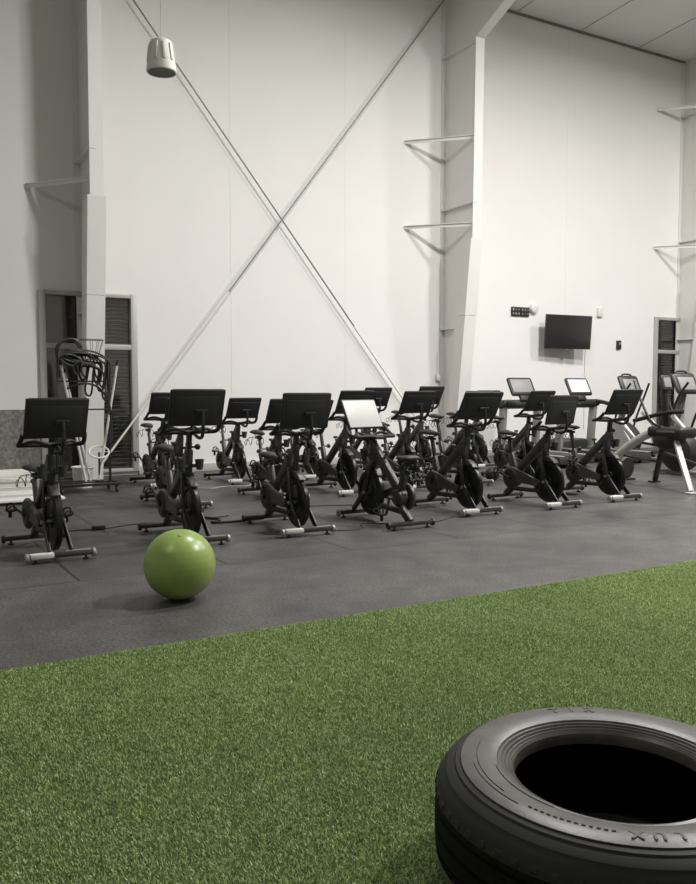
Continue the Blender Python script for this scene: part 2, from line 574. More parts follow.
def turf():
    rng = np.random.default_rng(3)
    n = 1600000
    # thin out with distance, keep to the strip the view crosses
    y = rng.uniform(0.9, TE - 0.004, n)
    x = rng.uniform(-1.3, 10.5, n)
    k = (x < 3.9 + 1.5 * y) & (x > -1.4 + 0.16 * y) & ((x - 1.795) ** 2 + (y - 1.594) ** 2 > 0.478 ** 2)
    x, y = x[k], y[k]
    n = len(x)
    L = rng.uniform(0.006, 0.014, n)
    a = rng.uniform(0, 2 * np.pi, n)
    lean = rng.uniform(0.25, 1.3, n)
    w = rng.uniform(0.0009, 0.0020, n)
    dx, dy = np.cos(a), np.sin(a)
    px, py = -dy, dx
    z0 = 0.007
    t = L * np.sin(lean)
    h = L * np.cos(lean) + 0.002
    co = np.empty((n, 4, 3), np.float32)
    co[:, 0] = np.stack([x - px * w, y - py * w, np.full(n, z0)], 1)
    co[:, 1] = np.stack([x + px * w, y + py * w, np.full(n, z0)], 1)
    co[:, 2] = np.stack([x + dx * t + px * w * 0.6, np.minimum(y + dy * t + py * w * 0.6, TE + 0.008), z0 + h], 1)
    co[:, 3] = np.stack([x + dx * t - px * w * 0.6, np.minimum(y + dy * t - py * w * 0.6, TE + 0.008), z0 + h], 1)
    me = bpy.data.meshes.new('artificial_turf')
    me.vertices.add(n * 4)
    me.loops.add(n * 4)
    me.polygons.add(n)
    me.vertices.foreach_set('co', co.ravel())
    me.loops.foreach_set('vertex_index', np.arange(n * 4, dtype=np.int32))
    me.polygons.foreach_set('loop_start', np.arange(0, n * 4, 4, dtype=np.int32))
    # tone of each blade: blades of a tuft share a shade, a few are straw pale
    tuft = np.sin(x * 61 + np.sin(y * 47) * 2) * np.sin(y * 53 + np.sin(x * 39) * 2) * 0.13
    broad = np.sin(x * 2.3 + 1.0 + np.sin(y * 1.7)) * np.sin(y * 3.1 + np.sin(x * 2.1)) * 0.06
    tone = np.clip(rng.normal(0.47, 0.20, n) + tuft + broad, 0, 1)
    at = me.attributes.new('blade_tone', 'FLOAT', 'FACE')
    at.data.foreach_set('value', tone.astype(np.float32))
    me.update()
    me.validate()
    me.materials.append(M['blade'])
    o = bpy.data.objects.new('artificial_turf', me)
    COL.objects.link(o)
    o['kind'] = 'stuff'
    o['label'] = 'short green artificial turf along the front of the hall'
    o['category'] = 'turf'
turf()

# ------------------------------------------------------------------ exercise bikes (built facing -Y, between front foot y=-0.5 and rear foot y=0.5)
def make_bike(label):
    t = thing('exercise_bike', label, 'exercise bike', group='exercise bikes in three rows')
    # feet
    for y, nm in ((-0.5, 'front_foot'), (0.5, 'rear_foot')):
        bm = B()
        box(bm, (0, y, 0.058), (0.50, 0.062, 0.042), bev=0.012)
        f = obj(nm, bm, 'dark_grey', t)
        for s in (-1, 1):
            bm = B()
            lathe(bm, [(0, 0), (0.030, 0), (0.036, 0.006), (0.036, 0.024), (0.030, 0.030), (0, 0.030)], (s * 0.265 - 0.015, y, 0.052), 'X', 16)
            obj('end_cap', bm, 'cap_grey' if nm == 'front_foot' else 'black_plastic', f)
            bm = B()
            lathe(bm, [(0, 0.0), (0.026, 0.0), (0.026, 0.012), (0.010, 0.016), (0.010, 0.042), (0, 0.042)], (s * 0.2, y, 0), 'Z', 14)
            obj('levelling_foot', bm, 'black_plastic', f)
        if nm == 'front_foot':
            bm = B()
            box(bm, (-0.150, y, 0.060), (0.19, 0.068, 0.046), bev=0.012)
            obj('foot_sleeve', bm, 'foot_label', f, label='white sleeve on the front foot')
            bm = B()
            box(bm, (0.14, y, 0.082), (0.20, 0.03, 0.004), bev=0.001)
            obj('foot_strip', bm, 'cap_grey', f)
    # frame
    bm = B()
    bar(bm, (0, 0.36, 0.30), (0, -0.20, 0.80), 0.062, 0.105, 0.022)          # main diagonal
    bar(bm, (0, 0.26, 0.20), (0, 0.40, 0.60), 0.055, 0.085, 0.02)             # seat tube
    bar(bm, (0, 0.33, 0.20), (0, 0.50, 0.065), 0.06, 0.085, 0.02)             # rear leg
    bar(bm, (0, 0.36, 0.155), (0, -0.12, 0.175), 0.05, 0.055, 0.015)          # lower beam
    bar(bm, (0, -0.12, 0.175), (0, -0.17, 0.45), 0.04, 0.04, 0.012)
    bar(bm, (0, -0.16, 0.50), (0, -0.22, 0.86), 0.07, 0.09, 0.022)            # head tube
    lathe(bm, [(0, -0.06), (0.07, -0.06), (0.085, -0.045), (0.085, 0.045), (0.07, 0.06), (0, 0.06)], (0, 0.30, 0.30), 'X', 20)
    obj('frame', bm, 'dark_grey', t)
    # fork straddling the flywheel
    bm = B()
    for s in (-1, 1):
        bar(bm, (s * 0.052, -0.17, 0.60), (s * 0.075, -0.26, 0.30), 0.022, 0.06, 0.008)
        bar(bm, (s * 0.075, -0.26, 0.31), (s * 0.088, -0.485, 0.08), 0.022, 0.06, 0.008)
    box(bm, (0, -0.165, 0.60), (0.125, 0.07, 0.07), bev=0.015)
    obj('fork', bm, 'black_metal', t)
    # flywheel
    bm = B()
    lathe(bm, [(0, -0.022), (0.05, -0.026), (0.06, -0.016), (0.180, -0.010), (0.196, -0.024), (0.234, -0.024), (0.242, -0.016), (0.242, 0.016), (0.234, 0.024), (0.196, 0.024), (0.180, 0.010), (0.06, 0.016), (0.05, 0.026), (0, 0.022)], (0, -0.255, 0.295), 'X', 48)
    fw = obj('flywheel', bm, 'wheel', t)
    bm = B()
    lathe(bm, [(0.216, -0.0265), (0.224, -0.0265), (0.224, 0.0265), (0.216, 0.0265)], (0, -0.255, 0.295), 'X', 48, closed=True)
    obj('rim_ring', bm, 'dark_grey', fw)
    bm = B()
    cyl(bm, (-0.10, -0.255, 0.295), (0.10, -0.255, 0.295), 0.018)
    obj('axle', bm, 'chrome', fw)
    # grey guard over the top of the wheel
    bm = B()
    poly = []
    for k in range(11):
        a = R(62 + 70 * k / 10)
        poly.append((-0.255 - 0.250 * math.cos(a), 0.295 + 0.250 * math.sin(a)))
    for k in range(11):
        a = R(132 - 70 * k / 10)
        rr = 0.264 + 0.045 * math.sin(math.pi * k / 10)
        poly.append((-0.255 - rr * math.cos(a), 0.295 + rr * math.sin(a)))
    prism(bm, poly, -0.035, 0.035, 'YZ', 0.006)
    obj('flywheel_guard', bm, 'guard', t)
    # belt guard on the drive side
    bm = B()
    prism(bm, hull2((0.27, 0.345), 0.085, (-0.14, 0.275), 0.040), -0.106, -0.070, 'YZ', 0.010)
    lathe(bm, [(0, -0.112), (0.125, -0.112), (0.137, -0.10), (0.137, -0.075), (0.125, -0.066), (0, -0.066)], (0, 0.30, 0.30), 'X', 32)
    bg = obj('belt_guard', bm, 'guard', t)
    bm = B()
    lathe(bm, [(0, 0), (0.045, 0), (0.05, -0.006), (0.105, -0.006), (0.112, 0.0), (0.112, 0.004), (0, 0.004)], (-0.113, 0.30, 0.30), 'X', 28)
    obj('guard_disc', bm, 'black_plastic', bg)
    # cranks and pedals (origin on the crank axis)
    for s, name in ((-1, 'crank_arm'), (1, 'crank_arm')):
        bm = B()
        y = -0.17 * s
        bar(bm, (s * 0.128, 0, 0), (s * 0.142, y, 0), 0.018, 0.03, 0.006)
        cyl(bm, (s * 0.09, 0, 0), (s * 0.142, 0, 0), 0.022)
        cyl(bm, (s * 0.14, y, 0), (s * 0.165, y, 0), 0.009)
        c = obj(name, bm, 'dark_grey', t, loc=(0, 0.30, 0.30))
        bm = B()
        box(bm, (s * 0.205, 0, 0), (0.075, 0.095, 0.022), bev=0.006)
        tube(bm, smooth_path([(s * 0.172, -0.05, 0.005), (s * 0.172, -0.09, 0.03), (s * 0.205, -0.10, 0.05), (s * 0.238, -0.09, 0.03), (s * 0.238, -0.05, 0.005)]), 0.006, 6)
        tube(bm, smooth_path([(s * 0.172, 0.0, 0.005), (s * 0.178, -0.02, 0.055), (s * 0.205, -0.03, 0.068), (s * 0.232, -0.02, 0.055), (s * 0.238, 0.0, 0.005)]), 0.008, 6)
        box(bm, (s * 0.205, 0.01, -0.035), (0.03, 0.02, 0.06), bev=0.004)
        obj('pedal', bm, 'black_plastic', c, loc=(0, y, 0))
    # seat post and saddle
    bm = B()
    bar(bm, (0, 0.345, 0.44), (0, 0.445, 0.80), 0.034, 0.05, 0.008)
    box(bm, (0, 0.48, 0.805), (0.034, 0.20, 0.03), bev=0.008)
    sp = obj('seat_post', bm, 'black_metal', t)
    bm = B()
    cyl(bm, (0.02, 0.395, 0.60), (0.09, 0.395, 0.60), 0.010)
    lathe(bm, [(0, 0), (0.026, 0), (0.03, 0.01), (0.026, 0.03), (0, 0.03)], (0.085, 0.395, 0.60), 'X', 12)
    cyl(bm, (0, 0.46, 0.56), (0, 0.40, 0.54), 0.010)
    ball(bm, (0, 0.475, 0.565), 0.026, u=12, v=8)
    obj('adjuster_knob', bm, 'black_plastic', t)
    bm = B()
    secs = [(0.30, 0.020, 0.014, 0.000), (0.325, 0.028, 0.024, 0.002), (0.40, 0.036, 0.028, 0.002), (0.46, 0.058, 0.032, 0.006), (0.51, 0.088, 0.036, 0.012), (0.555, 0.098, 0.034, 0.016), (0.585, 0.086, 0.026, 0.016), (0.60, 0.05, 0.012, 0.014)]
    rings = []
    for (y, wd, th, zz) in secs:
        rings.append([bm.verts.new((wd * math.cos(2 * math.pi * k / 16), y, 0.865 + zz + th * math.sin(2 * math.pi * k / 16) * (1 if k <= 8 else 0.75))) for k in range(16)])
    for a, b in zip(rings, rings[1:]):
        for k in range(16):
            bm.faces.new((a[k], a[(k + 1) % 16], b[(k + 1) % 16], b[k]))
    bm.faces.new(rings[0][::-1])
    bm.faces.new(rings[-1])
    sd = obj('saddle', bm, 'saddle', t, sharp=60)
    bm = B()
    for s in (-1, 1):
        tube(bm, [(s * 0.012, 0.34, 0.852), (s * 0.022, 0.42, 0.832), (s * 0.022, 0.52, 0.832), (s * 0.035, 0.56, 0.858)], 0.005, 6)
    box(bm, (0, 0.47, 0.825), (0.055, 0.05, 0.024), bev=0.005)
    obj('saddle_rails', bm, 'black_metal', sd)
    bm = B()
    for s in (-1, 1):
        tube(bm, smooth_path([(s * 0.03, 0.55, 0.815), (s * 0.10, 0.58, 0.80), (s * 0.12, 0.60, 0.74), (s * 0.12, 0.64, 0.70), (s * 0.12, 0.68, 0.74), (s * 0.08, 0.68, 0.78)], 4), 0.004, 6)
        tube(bm, smooth_path([(s * 0.03, 0.55, 0.815), (s * 0.05, 0.58, 0.80), (s * 0.05, 0.60, 0.74), (s * 0.05, 0.64, 0.70), (s * 0.05, 0.68, 0.74), (s * 0.08, 0.68, 0.78)], 4), 0.004, 6)
    obj('weight_cradle', bm, 'black_metal', t)
    # handlebar post, bar, knobs
    bm = B()
    bar(bm, (0, -0.215, 0.82), (0, -0.235, 0.975), 0.045, 0.055, 0.01)
    obj('handlebar_post', bm, 'black_metal', t)
    bm = B()
    half = [(0, -0.185, 0.985), (0.12, -0.175, 0.985), (0.215, -0.165, 0.985), (0.252, -0.20, 0.988), (0.258, -0.27, 1.005), (0.252, -0.33, 1.045), (0.245, -0.365, 1.085)]
    path = [(-x, y, z) for x, y, z in half[:0:-1]] + half
    tube(bm, smooth_path(path, 5), 0.019, 10)
    for q in (-1, 1):
        tube(bm, smooth_path([(q * 0.225, -0.18, 0.988), (q * 0.15, -0.28, 1.02), (q * 0.06, -0.30, 1.0), (0, -0.24, 0.985)], 5), 0.014, 8)
    hb = obj('handlebar', bm, 'grip', t)
    bm = B(); box(bm, (0, -0.16, 0.975), (0.11, 0.19, 0.03), bev=0.01); obj('bar_clamp', bm, 'black_plastic', hb)
    bm = B()
    cyl(bm, (0, 0.005, 0.63), (0, 0.03, 0.725), 0.012)
    lathe(bm, [(0, -0.014), (0.028, -0.014), (0.033, 0), (0.028, 0.014), (0, 0.014)], (0, 0.035, 0.745), 'Z', 16)
    obj('resistance_knob', bm, 'guard', t)
    bm = B()
    cyl(bm, (0, -0.20, 0.87), (0.075, -0.20, 0.87), 0.010)
    ball(bm, (0.09, -0.20, 0.87), 0.028, u=12, v=8)
    obj('adjuster_knob', bm, 'black_plastic', t)
    # bottle holders
    for s in (-1, 1):
        bm = B()
        lathe(bm, [(0.028, 0), (0.043, 0.095), (0.040, 0.095), (0.026, 0.006), (0, 0.006), (0, 0)], (s * 0.085, -0.265, 0.665), 'Z', 16)
        box(bm, (s * 0.045, -0.23, 0.70), (0.05, 0.03, 0.03), bev=0.004)
        obj('bottle_holder', bm, 'guard', t)
    # screen on its arm
    c = Vector((0, -0.45, 1.215))
    bm = B()
    box(bm, (0, 0, 0), (0.505, 0.030, 0.345), None, 0.012, 3)
    box(bm, (0, -0.014, -0.02), (0.42, 0.012, 0.26), None, 0.006)
    box(bm, (0.04, -0.026, -0.03), (0.12, 0.03, 0.05), None, 0.008)
    sc = obj('screen', bm, 'screen_back', t, loc=c)
    sc.rotation_euler = (R(28), 0, 0)
    bm = B()
    box(bm, (0, 0.0155, 0), (0.475, 0.004, 0.315), None, 0.001)
    obj('display', bm, 'screen_off', sc)
    bm = B()
    box(bm, (0, -0.002, 0.1735), (0.46, 0.018, 0.003), None, 0.001)
    obj('top_seam', bm, 'dark_grey', sc)
    bm = B()
    tube(bm, smooth_path([(0.045, -0.24, 0.975), (0.045, -0.36, 0.945), (0.045, -0.45, 0.955), (0.045, -0.485, 1.02), (0.045, -0.485, 1.11), (0.045, -0.47, 1.19)], 5), 0.016, 10)
    obj('screen_arm', bm, 'black_metal', t)
    return t

FR, MR, BR = 'front row', 'middle row', 'back row'
spots = [
    # x, y, yaw deg, label, seat dz, bar dz, crank deg, screen tilt extra
    (1.38, 7.52, 2, 'black exercise bike nearest the pebbled grey panel, alone at the front row\'s end', -0.19, -0.05, 5),
    (2.61, 7.56, -1, 'black exercise bike standing directly behind the green ball', -0.06, 0.02, 35),
    (3.70, 7.55, -2, 'black exercise bike between the green-ball bike and the pale-screen bike', -0.17, -0.02, 60),
    (4.75, 7.38, 180, 'black exercise bike turned to face the wall, pale screen with lamp glare towards the turf', -0.17, -0.09, 80),
    (5.94, 7.72, 0, 'black front-row exercise bike just beyond the reversed pale-screen bike', 0.0, 0.0, 100),
    (7.09, 7.65, 1, 'black front-row exercise bike, second from the silver-framed machine', -0.03, -0.06, 20),
    (8.24, 7.74, -1, 'black front-row exercise bike right next to the silver-framed machine', 0.02, 0.02, 110),
    (3.30, 9.80, 0, 'middle-row exercise bike mostly hidden behind the green-ball bike', -0.04, -0.07, 15),
    (4.60, 9.80, -2, 'middle-row exercise bike half hidden behind the third front-row bike', -0.06, -0.09, 140),
    (5.60, 9.88, 1, 'middle-row exercise bike behind the pale-screen bike, its wheel side in clear view', 0.0, 0.01, 75),
    (6.65, 9.92, -2, 'middle-row exercise bike between the pale-screen bike and the fifth front-row bike', 0.0, 0.0, 40),
    (7.66, 9.92, 0, 'middle-row exercise bike almost wholly hidden behind the fifth front-row bike', 0.10, 0.0, 10),
    (8.82, 9.88, 2, 'middle-row exercise bike nearest the treadmills', 0.06, 0.0, 95),
    (3.76, 11.9, 0, 'back-row exercise bike next to the slatted window', -0.03, -0.02, 30),
    (4.90, 11.85, -1, 'back-row exercise bike second from the slatted window, in the open against white wall', 0.0, -0.10, 120),
    (6.10, 11.85, 1, 'back-row exercise bike third from the slatted window, behind the front-row bikes', 0.0, -0.14, 55),
    (7.26, 11.95, -1, 'back-row exercise bike whose screen rises above the pale-screen bike', 0.02, 0.05, 85),
    (8.31, 11.95, 0, 'back-row exercise bike second from the middle column', 0.10, 0.07, 25),
    (9.52, 11.95, 0, 'back-row exercise bike nearest the middle column', 0.05, 0.0, 70),
]
TILT = {(1.38, 7.52): 20, (2.61, 7.56): 20, (3.70, 7.55): 15, (4.75, 7.38): 26, (7.09, 7.65): 12, (8.24, 7.74): 27}
TURN = {(1.38, 7.52): 3, (5.94, 7.72): -4, (4.75, 7.38): 12, (7.09, 7.65): 6}
proto = make_bike(spots[0][3])
bikes = []
for i, (x, y, yaw, lab, ds, dh, ck) in enumerate(spots[1:]):
    bikes.append(dup(proto, (x, y, 0), R(yaw), lab))
proto.location = (spots[0][0], spots[0][1], 0)
proto.rotation_euler = (0, 0, R(spots[0][2]))
bikes.insert(0, proto)
for b, (x, y, yaw, lab, ds, dh, ck) in zip(bikes, spots):
    for ch in list(b.children):
        n = stem(ch)
        if n in ('saddle', 'seat_post', 'weight_cradle'):
            ch.location = (0, ds * 0.28, ds)
        elif n == 'screen':
            ch.location = (0, -0.45, 1.215 + dh)
            ch.rotation_euler = (R(TILT.get((x, y), 30)), 0, R(TURN.get((x, y), 0)))
        elif n in ('handlebar', 'handlebar_post', 'screen_arm'):
            ch.location = (0, 0, dh)
        elif n == 'crank_arm':
            ch.rotation_euler = (R(ck), 0, 0)
            for p in ch.children:
                p.rotation_euler = (-R(ck), 0, 0)
for ch in bikes[3].children:
    if stem(ch) == 'screen':
        for g in ch.children:
            if stem(g) == 'display':
                g.data = g.data.copy()
                g.data.materials[0] = M['screen_glare']
                g['label'] = 'pale display with lamp glare'

# ------------------------------------------------------------------ treadmills along the wall
def make_treadmill(label):
    t = thing('treadmill', label, 'treadmill', group='treadmills facing the wall')
    bm = B(); box(bm, (0, -0.55, 0.13), (0.86, 1.75, 0.14), bev=0.03); obj('deck', bm, 'dark_grey', t)
    bm = B(); box(bm, (0, -0.60, 0.205), (0.56, 1.6, 0.012), bev=0.003); obj('running_belt', bm, 'black_plastic', t)
    for s in (-1, 1):
        bm = B(); box(bm, (s * 0.36, -0.58, 0.21), (0.14, 1.66, 0.02), bev=0.006); obj('side_rail', bm, 'light_grey', t)
        bm = B(); cyl(bm, (s * 0.36, -1.2, 0), (s * 0.36, -1.2, 0.07), 0.03); cyl(bm, (s * 0.36, 0.2, 0), (s * 0.36, 0.2, 0.07), 0.03); obj('leg', bm, 'black_plastic', t)
        bm = B()
        bar(bm, (s * 0.43, 0.14, 0.10), (s * 0.43, 0.06, 1.10), 0.09, 0.17, 0.03)
        obj('upright', bm, 'light_grey', t)
        bm = B()
        tube(bm, smooth_path([(s * 0.43, 0.12, 1.14), (s * 0.43, -0.18, 1.13), (s * 0.42, -0.42, 1.08)], 5), [0.045] * 5 + [0.04] * 5 + [0.03], 10)
        obj('handrail', bm, 'black_plastic', t)
    bm = B(); box(bm, (0, 0.30, 0.26), (0.72, 0.42, 0.26), bev=0.07, seg=3); obj('motor_hood', bm, 'dark_grey', t)
    bm = B()
    box(bm, (0, 0.05, 1.10), (1.02, 0.22, 0.14), ('X', R(-18)), 0.045, 3)
    obj('crossbar', bm, 'black_plastic', t)
    rot = Matrix.Rotation(R(-28), 4, 'X')
    c = Vector((0, 0.06, 1.43))
    bm = B()
    box(bm, c, (0.60, 0.05, 0.38), rot, 0.04, 3)
    box(bm, c + rot @ Vector((0, 0.02, -0.22)), (0.22, 0.06, 0.14), rot, 0.02)
    cs = obj('console', bm, 'black_plastic', t)
    bm = B(); box(bm, c + rot @ Vector((0, -0.0255, 0.015)), (0.50, 0.006, 0.28), rot, 0.002); obj('display', bm, 'screen_grey', cs)
    return t
tm = make_treadmill('treadmill with a dim grey screen, nearest the middle column')
tm.location = (10.97, 12.15, 0)
t2 = dup(tm, (12.47, 12.15, 0), 0, 'treadmill with white lamp glare on its screen, under the wall television')
for ch in t2.children:
    if stem(ch) == 'console':
        for g in ch.children:
            g.data = g.data.copy()
            g.data.materials[0] = M['screen_glare_white']

# ------------------------------------------------------------------ ellipticals
def make_elliptical(label):
    t = thing('elliptical_trainer', label, 'elliptical trainer', group='ellipticals by the far window')
    bm = B()
    box(bm, (0, -0.35, 0.05), (0.12, 1.5, 0.06), bev=0.015)
    box(bm, (0, 0.40, 0.05), (0.56, 0.08, 0.06), bev=0.015)
    box(bm, (0, -1.08, 0.05), (0.50, 0.08, 0.06), bev=0.015)
    for sx in (-1, 1):
        cyl(bm, (sx * 0.24, 0.40, 0), (sx * 0.24, 0.40, 0.05), 0.02)
        cyl(bm, (sx * 0.22, -1.08, 0), (sx * 0.22, -1.08, 0.05), 0.02)
    obj('base', bm, 'light_grey', t)
    bm = B(); prism(bm, hull2((0.12, 0.36), 0.30, (0.30, 0.66), 0.12), -0.13, 0.13, 'YZ', 0.03); obj('drive_housing', bm, 'black_plastic', t)
    bm = B(); bar(bm, (0, 0.30, 0.62), (0, 0.10, 1.32), 0.09, 0.11, 0.02); obj('mast', bm, 'grey_plastic', t)
    rot = Matrix.Rotation(R(-25), 4, 'X')
    c = Vector((0, 0.06, 1.48))
    bm = B()
    box(bm, c, (0.54, 0.07, 0.36), rot, 0.05, 3)
    tube(bm, smooth_path([c + rot @ Vector((-0.14, 0.0, 0.15)), c + rot @ Vector((-0.10, 0, 0.215)), c + rot @ Vector((0.10, 0, 0.215)), c + rot @ Vector((0.14, 0, 0.15))], 4), 0.018, 8)
    cs = obj('console', bm, 'dark_grey', t)
    bm = B(); box(bm, c + rot @ Vector((0, -0.036, -0.01)), (0.38, 0.006, 0.22), rot, 0.002); obj('display', bm, 'screen_grey', cs)
    for s in (-1, 1):
        bm = B()
        tube(bm, smooth_path([(s * 0.26, 0.25, 0.35), (s * 0.30, 0.12, 0.85), (s * 0.31, -0.05, 1.25), (s * 0.26, -0.20, 1.50)], 5), 0.02, 8)
        obj('moving_handle', bm, 'black_metal', t)
        bm = B()
        bar(bm, (s * 0.2, 0.28, 0.36), (s * 0.2, -0.75, 0.20 + 0.08 * s), 0.06, 0.05, 0.012)
        p = obj('pedal_arm', bm, 'dark_grey', t)
        bm = B(); box(bm, (s * 0.2, -0.60, 0.26 + 0.06 * s), (0.17, 0.38, 0.06), bev=0.02); obj('foot_plate', bm, 'black_plastic', p)
    return t
e1 = make_elliptical('elliptical trainer half hidden behind the last front-row bike, grey screen showing')
e1.location = (13.2, 11.5, 0)
e2 = dup(e1, (11.55, 8.92, 0), 0, 'elliptical trainer behind the silver-framed machine, cut off by the picture edge')

# ------------------------------------------------------------------ silver framed machine
t = thing('cardio_machine', 'silver-framed cardio machine with black housing and splayed legs, beyond the bikes', 'exercise machine', (9.9, 7.9, 0))
def rel(x, y, z):
    return (x - 9.9, y - 7.9, z)
bm = B()
bar(bm, rel(9.56, 7.30, 0.03), rel(9.83, 7.78, 0.70), 0.075, 0.06, 0.012)
box(bm, rel(9.56, 7.29, 0.012), (0.16, 0.10, 0.024), bev=0.006)
obj('leg', bm, 'silver', t)
bm = B()
bar(bm, rel(10.30, 8.50, 0.03), rel(10.02, 8.12, 0.70), 0.075, 0.06, 0.012)
box(bm, rel(10.30, 8.51, 0.012), (0.16, 0.10, 0.024), bev=0.006)
obj('leg', bm, 'black_metal', t)
bm = B()
tube(bm, smooth_path([rel(9.9, 8.05, 0.80), rel(9.9, 8.35, 0.72), rel(9.9, 8.70, 0.52), rel(9.9, 8.98, 0.28), rel(9.9, 9.12, 0.10)], 6), 0.062, 12)
obj('curved_tube', bm, 'silver', t)
bm = B()
bar(bm, rel(9.9, 8.50, 0.60), rel(9.9, 8.86, 0.94), 0.05, 0.07, 0.012)
prism(bm, [(8.62 - 7.9, 0.62), (8.90 - 7.9, 0.93), (8.98 - 7.9, 0.90), (8.90 - 7.9, 0.46)], -0.018, 0.018, 'YZ')
obj('seat_strut', bm, 'silver', t)
bm = B()
bar(bm, rel(9.9, 8.10, 0.80), rel(9.9, 8.42, 1.06), 0.045, 0.06, 0.01)
bar(bm, rel(9.9, 7.68, 0.82), rel(9.9, 7.90, 1.03), 0.06, 0.06, 0.01)
obj('upper_strut', bm, 'silver', t)
bm = B()
box(bm, rel(9.9, 7.90, 0.79), (0.36, 0.60, 0.15), bev=0.05, seg=3)
ball(bm, rel(9.9, 7.94, 0.69), 0.21, (0.85, 1.2, 0.80))
obj('housing', bm, 'black_plastic', t)
bm = B()
box(bm, rel(9.716, 7.86, 0.80), (0.012, 0.30, 0.03), bev=0.004)
obj('housing_stripe', bm, 'grey_plastic', t)
bm = B()
bar(bm, rel(9.9, 7.98, 0.80), rel(9.9, 8.05, 1.38), 0.07, 0.09, 0.02)
mast = obj('mast', bm, 'black_metal', t)
rot = Matrix.Rotation(R(-15), 4, 'X')
bm = B(); box(bm, rel(9.9, 8.02, 1.48), (0.20, 0.05, 0.22), rot, 0.02, 3); cs = obj('console', bm, 'dark_grey', t)
bm = B(); box(bm, rel(9.9, 7.992, 1.49), (0.14, 0.006, 0.14), rot, 0.002); obj('display', bm, 'screen_grey', cs)
for s in (-1, 1):
    bm = B()
    tube(bm, smooth_path([rel(9.9 + s * 0.10, 7.95, 0.84), rel(9.9 + s * 0.26, 8.05, 0.95), rel(9.9 + s * 0.28, 8.22, 1.25), rel(9.9 + s * 0.26, 8.36, 1.52)], 6), 0.017, 8)
    obj('handle', bm, 'black_metal', t)
bm = B()
tube(bm, smooth_path([rel(9.9, 7.72, 1.08), rel(9.88, 8.0, 1.06), rel(9.86, 8.25, 1.0), rel(9.84, 8.52, 0.93)], 5), 0.03, 10)
obj('side_grip', bm, 'grip', t)
bm = B()
lathe(bm, [(0, -0.12), (0.15, -0.12), (0.17, -0.10), (0.17, 0.10), (0.15, 0.12), (0, 0.12)], rel(10.16, 9.02, 0.195), 'Y', 28)
box(bm, rel(10.16, 9.02, 0.015), (0.30, 0.30, 0.03), bev=0.006)
obj('flywheel_drum', bm, 'black_plastic', t)
bm = B()
bar(bm, rel(9.9, 8.75, 0.40), rel(10.05, 8.20, 0.34), 0.025, 0.025, 0.006)
box(bm, rel(10.05, 8.95, 0.10), (0.30, 0.06, 0.05), bev=0.01)
obj('link_bar', bm, 'dark_grey', t)

# ------------------------------------------------------------------ wall things
t = thing('television', 'black flat television on a wall bracket above the treadmills', 'television', (13.21, 13.25, 2.605), R(-4))
rot = Matrix.Rotation(R(4), 4, 'X')
bm = B(); box(bm, (0, 0, 0), (1.25, 0.05, 0.72), rot, 0.012); body = obj('body', bm, 'black_plastic', t)
bm = B(); box(bm, rot @ Vector((0, -0.0255, 0.008)), (1.21, 0.004, 0.67), rot, 0.001); obj('screen', bm, 'tv', t)
bm = B(); box(bm, rot @ Vector((0, -0.02, -0.38)), (0.10, 0.03, 0.03), rot, 0.008); obj('sensor_nub', bm, 'grey_plastic', body)
bm = B(); box(bm, (0, 0.27, -0.02), (0.30, 0.03, 0.34), bev=0.006); box(bm, (0, 0.14, -0.02), (0.07, 0.25, 0.07)); obj('wall_bracket', bm, 'black_metal', t)
bm = B(); tube(bm, smooth_path([(14.02, 13.5, 2.3), (14.02, 13.535, 2.1), (14.02, 13.535, 1.2), (14.02, 13.535, 0.5)], 4), 0.012, 8)
obj('cable_conduit', bm, 'white_plastic', label='thin white cable conduit running down the wall below the television', category='conduit')

t = thing('wall_sign', 'small black wall sign with pale marks, beside the round white horn', 'sign', (12.10, 13.53, 3.01))
bm = B()
for x in (-0.125, 0.125):
    box(bm, (x, 0, 0), (0.235, 0.03, 0.19), bev=0.006)
obj('sign_panel', bm, 'black_plastic', t)
bm = B()
rr = random.Random(5)
for x in (-0.125, 0.125):
    for k in range(3):
        for j in range(2):
            box(bm, (x - 0.075 + k * 0.075, -0.016, -0.045 + j * 0.085), (rr.uniform(0.015, 0.05), 0.004, rr.uniform(0.015, 0.05)))
obj('sign_marks', bm, 'light_grey', t)
bm = B(); lathe(bm, [(0, 0.0), (0.11, 0.0), (0.12, -0.03), (0.10, -0.08), (0.05, -0.10), (0, -0.105)], (0, 0, 0), 'Y', 28)
obj('alarm_horn', bm, 'white_plastic', loc=(12.46, 13.548, 3.10), label='round white alarm horn on the wall next to the black sign', category='alarm')
bm = B(); box(bm, (0, 0, 0), (0.15, 0.06, 0.20), bev=0.015); o = obj('sensor_box', bm, 'white_plastic', loc=(14.44, 13.52, 3.10), label='small white box on the wall just past the television', category='sensor')
t = thing('wall_thermostat', 'tiny dark thermostat on the white wall between television and far window', 'thermostat', (15.07, 13.53, 2.39))
bm = B(); box(bm, (0, 0, 0), (0.13, 0.05, 0.20), bev=0.01); obj('body', bm, 'black_plastic', t)
bm = B(); box(bm, (0.015, -0.027, 0.03), (0.07, 0.006, 0.05)); obj('dial_plate', bm, 'light_grey', t)
bm = B(); box(bm, (0, 0, 0), (0.09, 0.05, 0.13), bev=0.008); tube(bm, [(0, 0, 0.06), (0, 0.005, 0.5)], 0.01, 8)
obj('outlet_box', bm, 'white_plastic', loc=(9.96, 13.50, 1.62), label='small white outlet box with pipe in the corner behind the middle column', category='outlet')

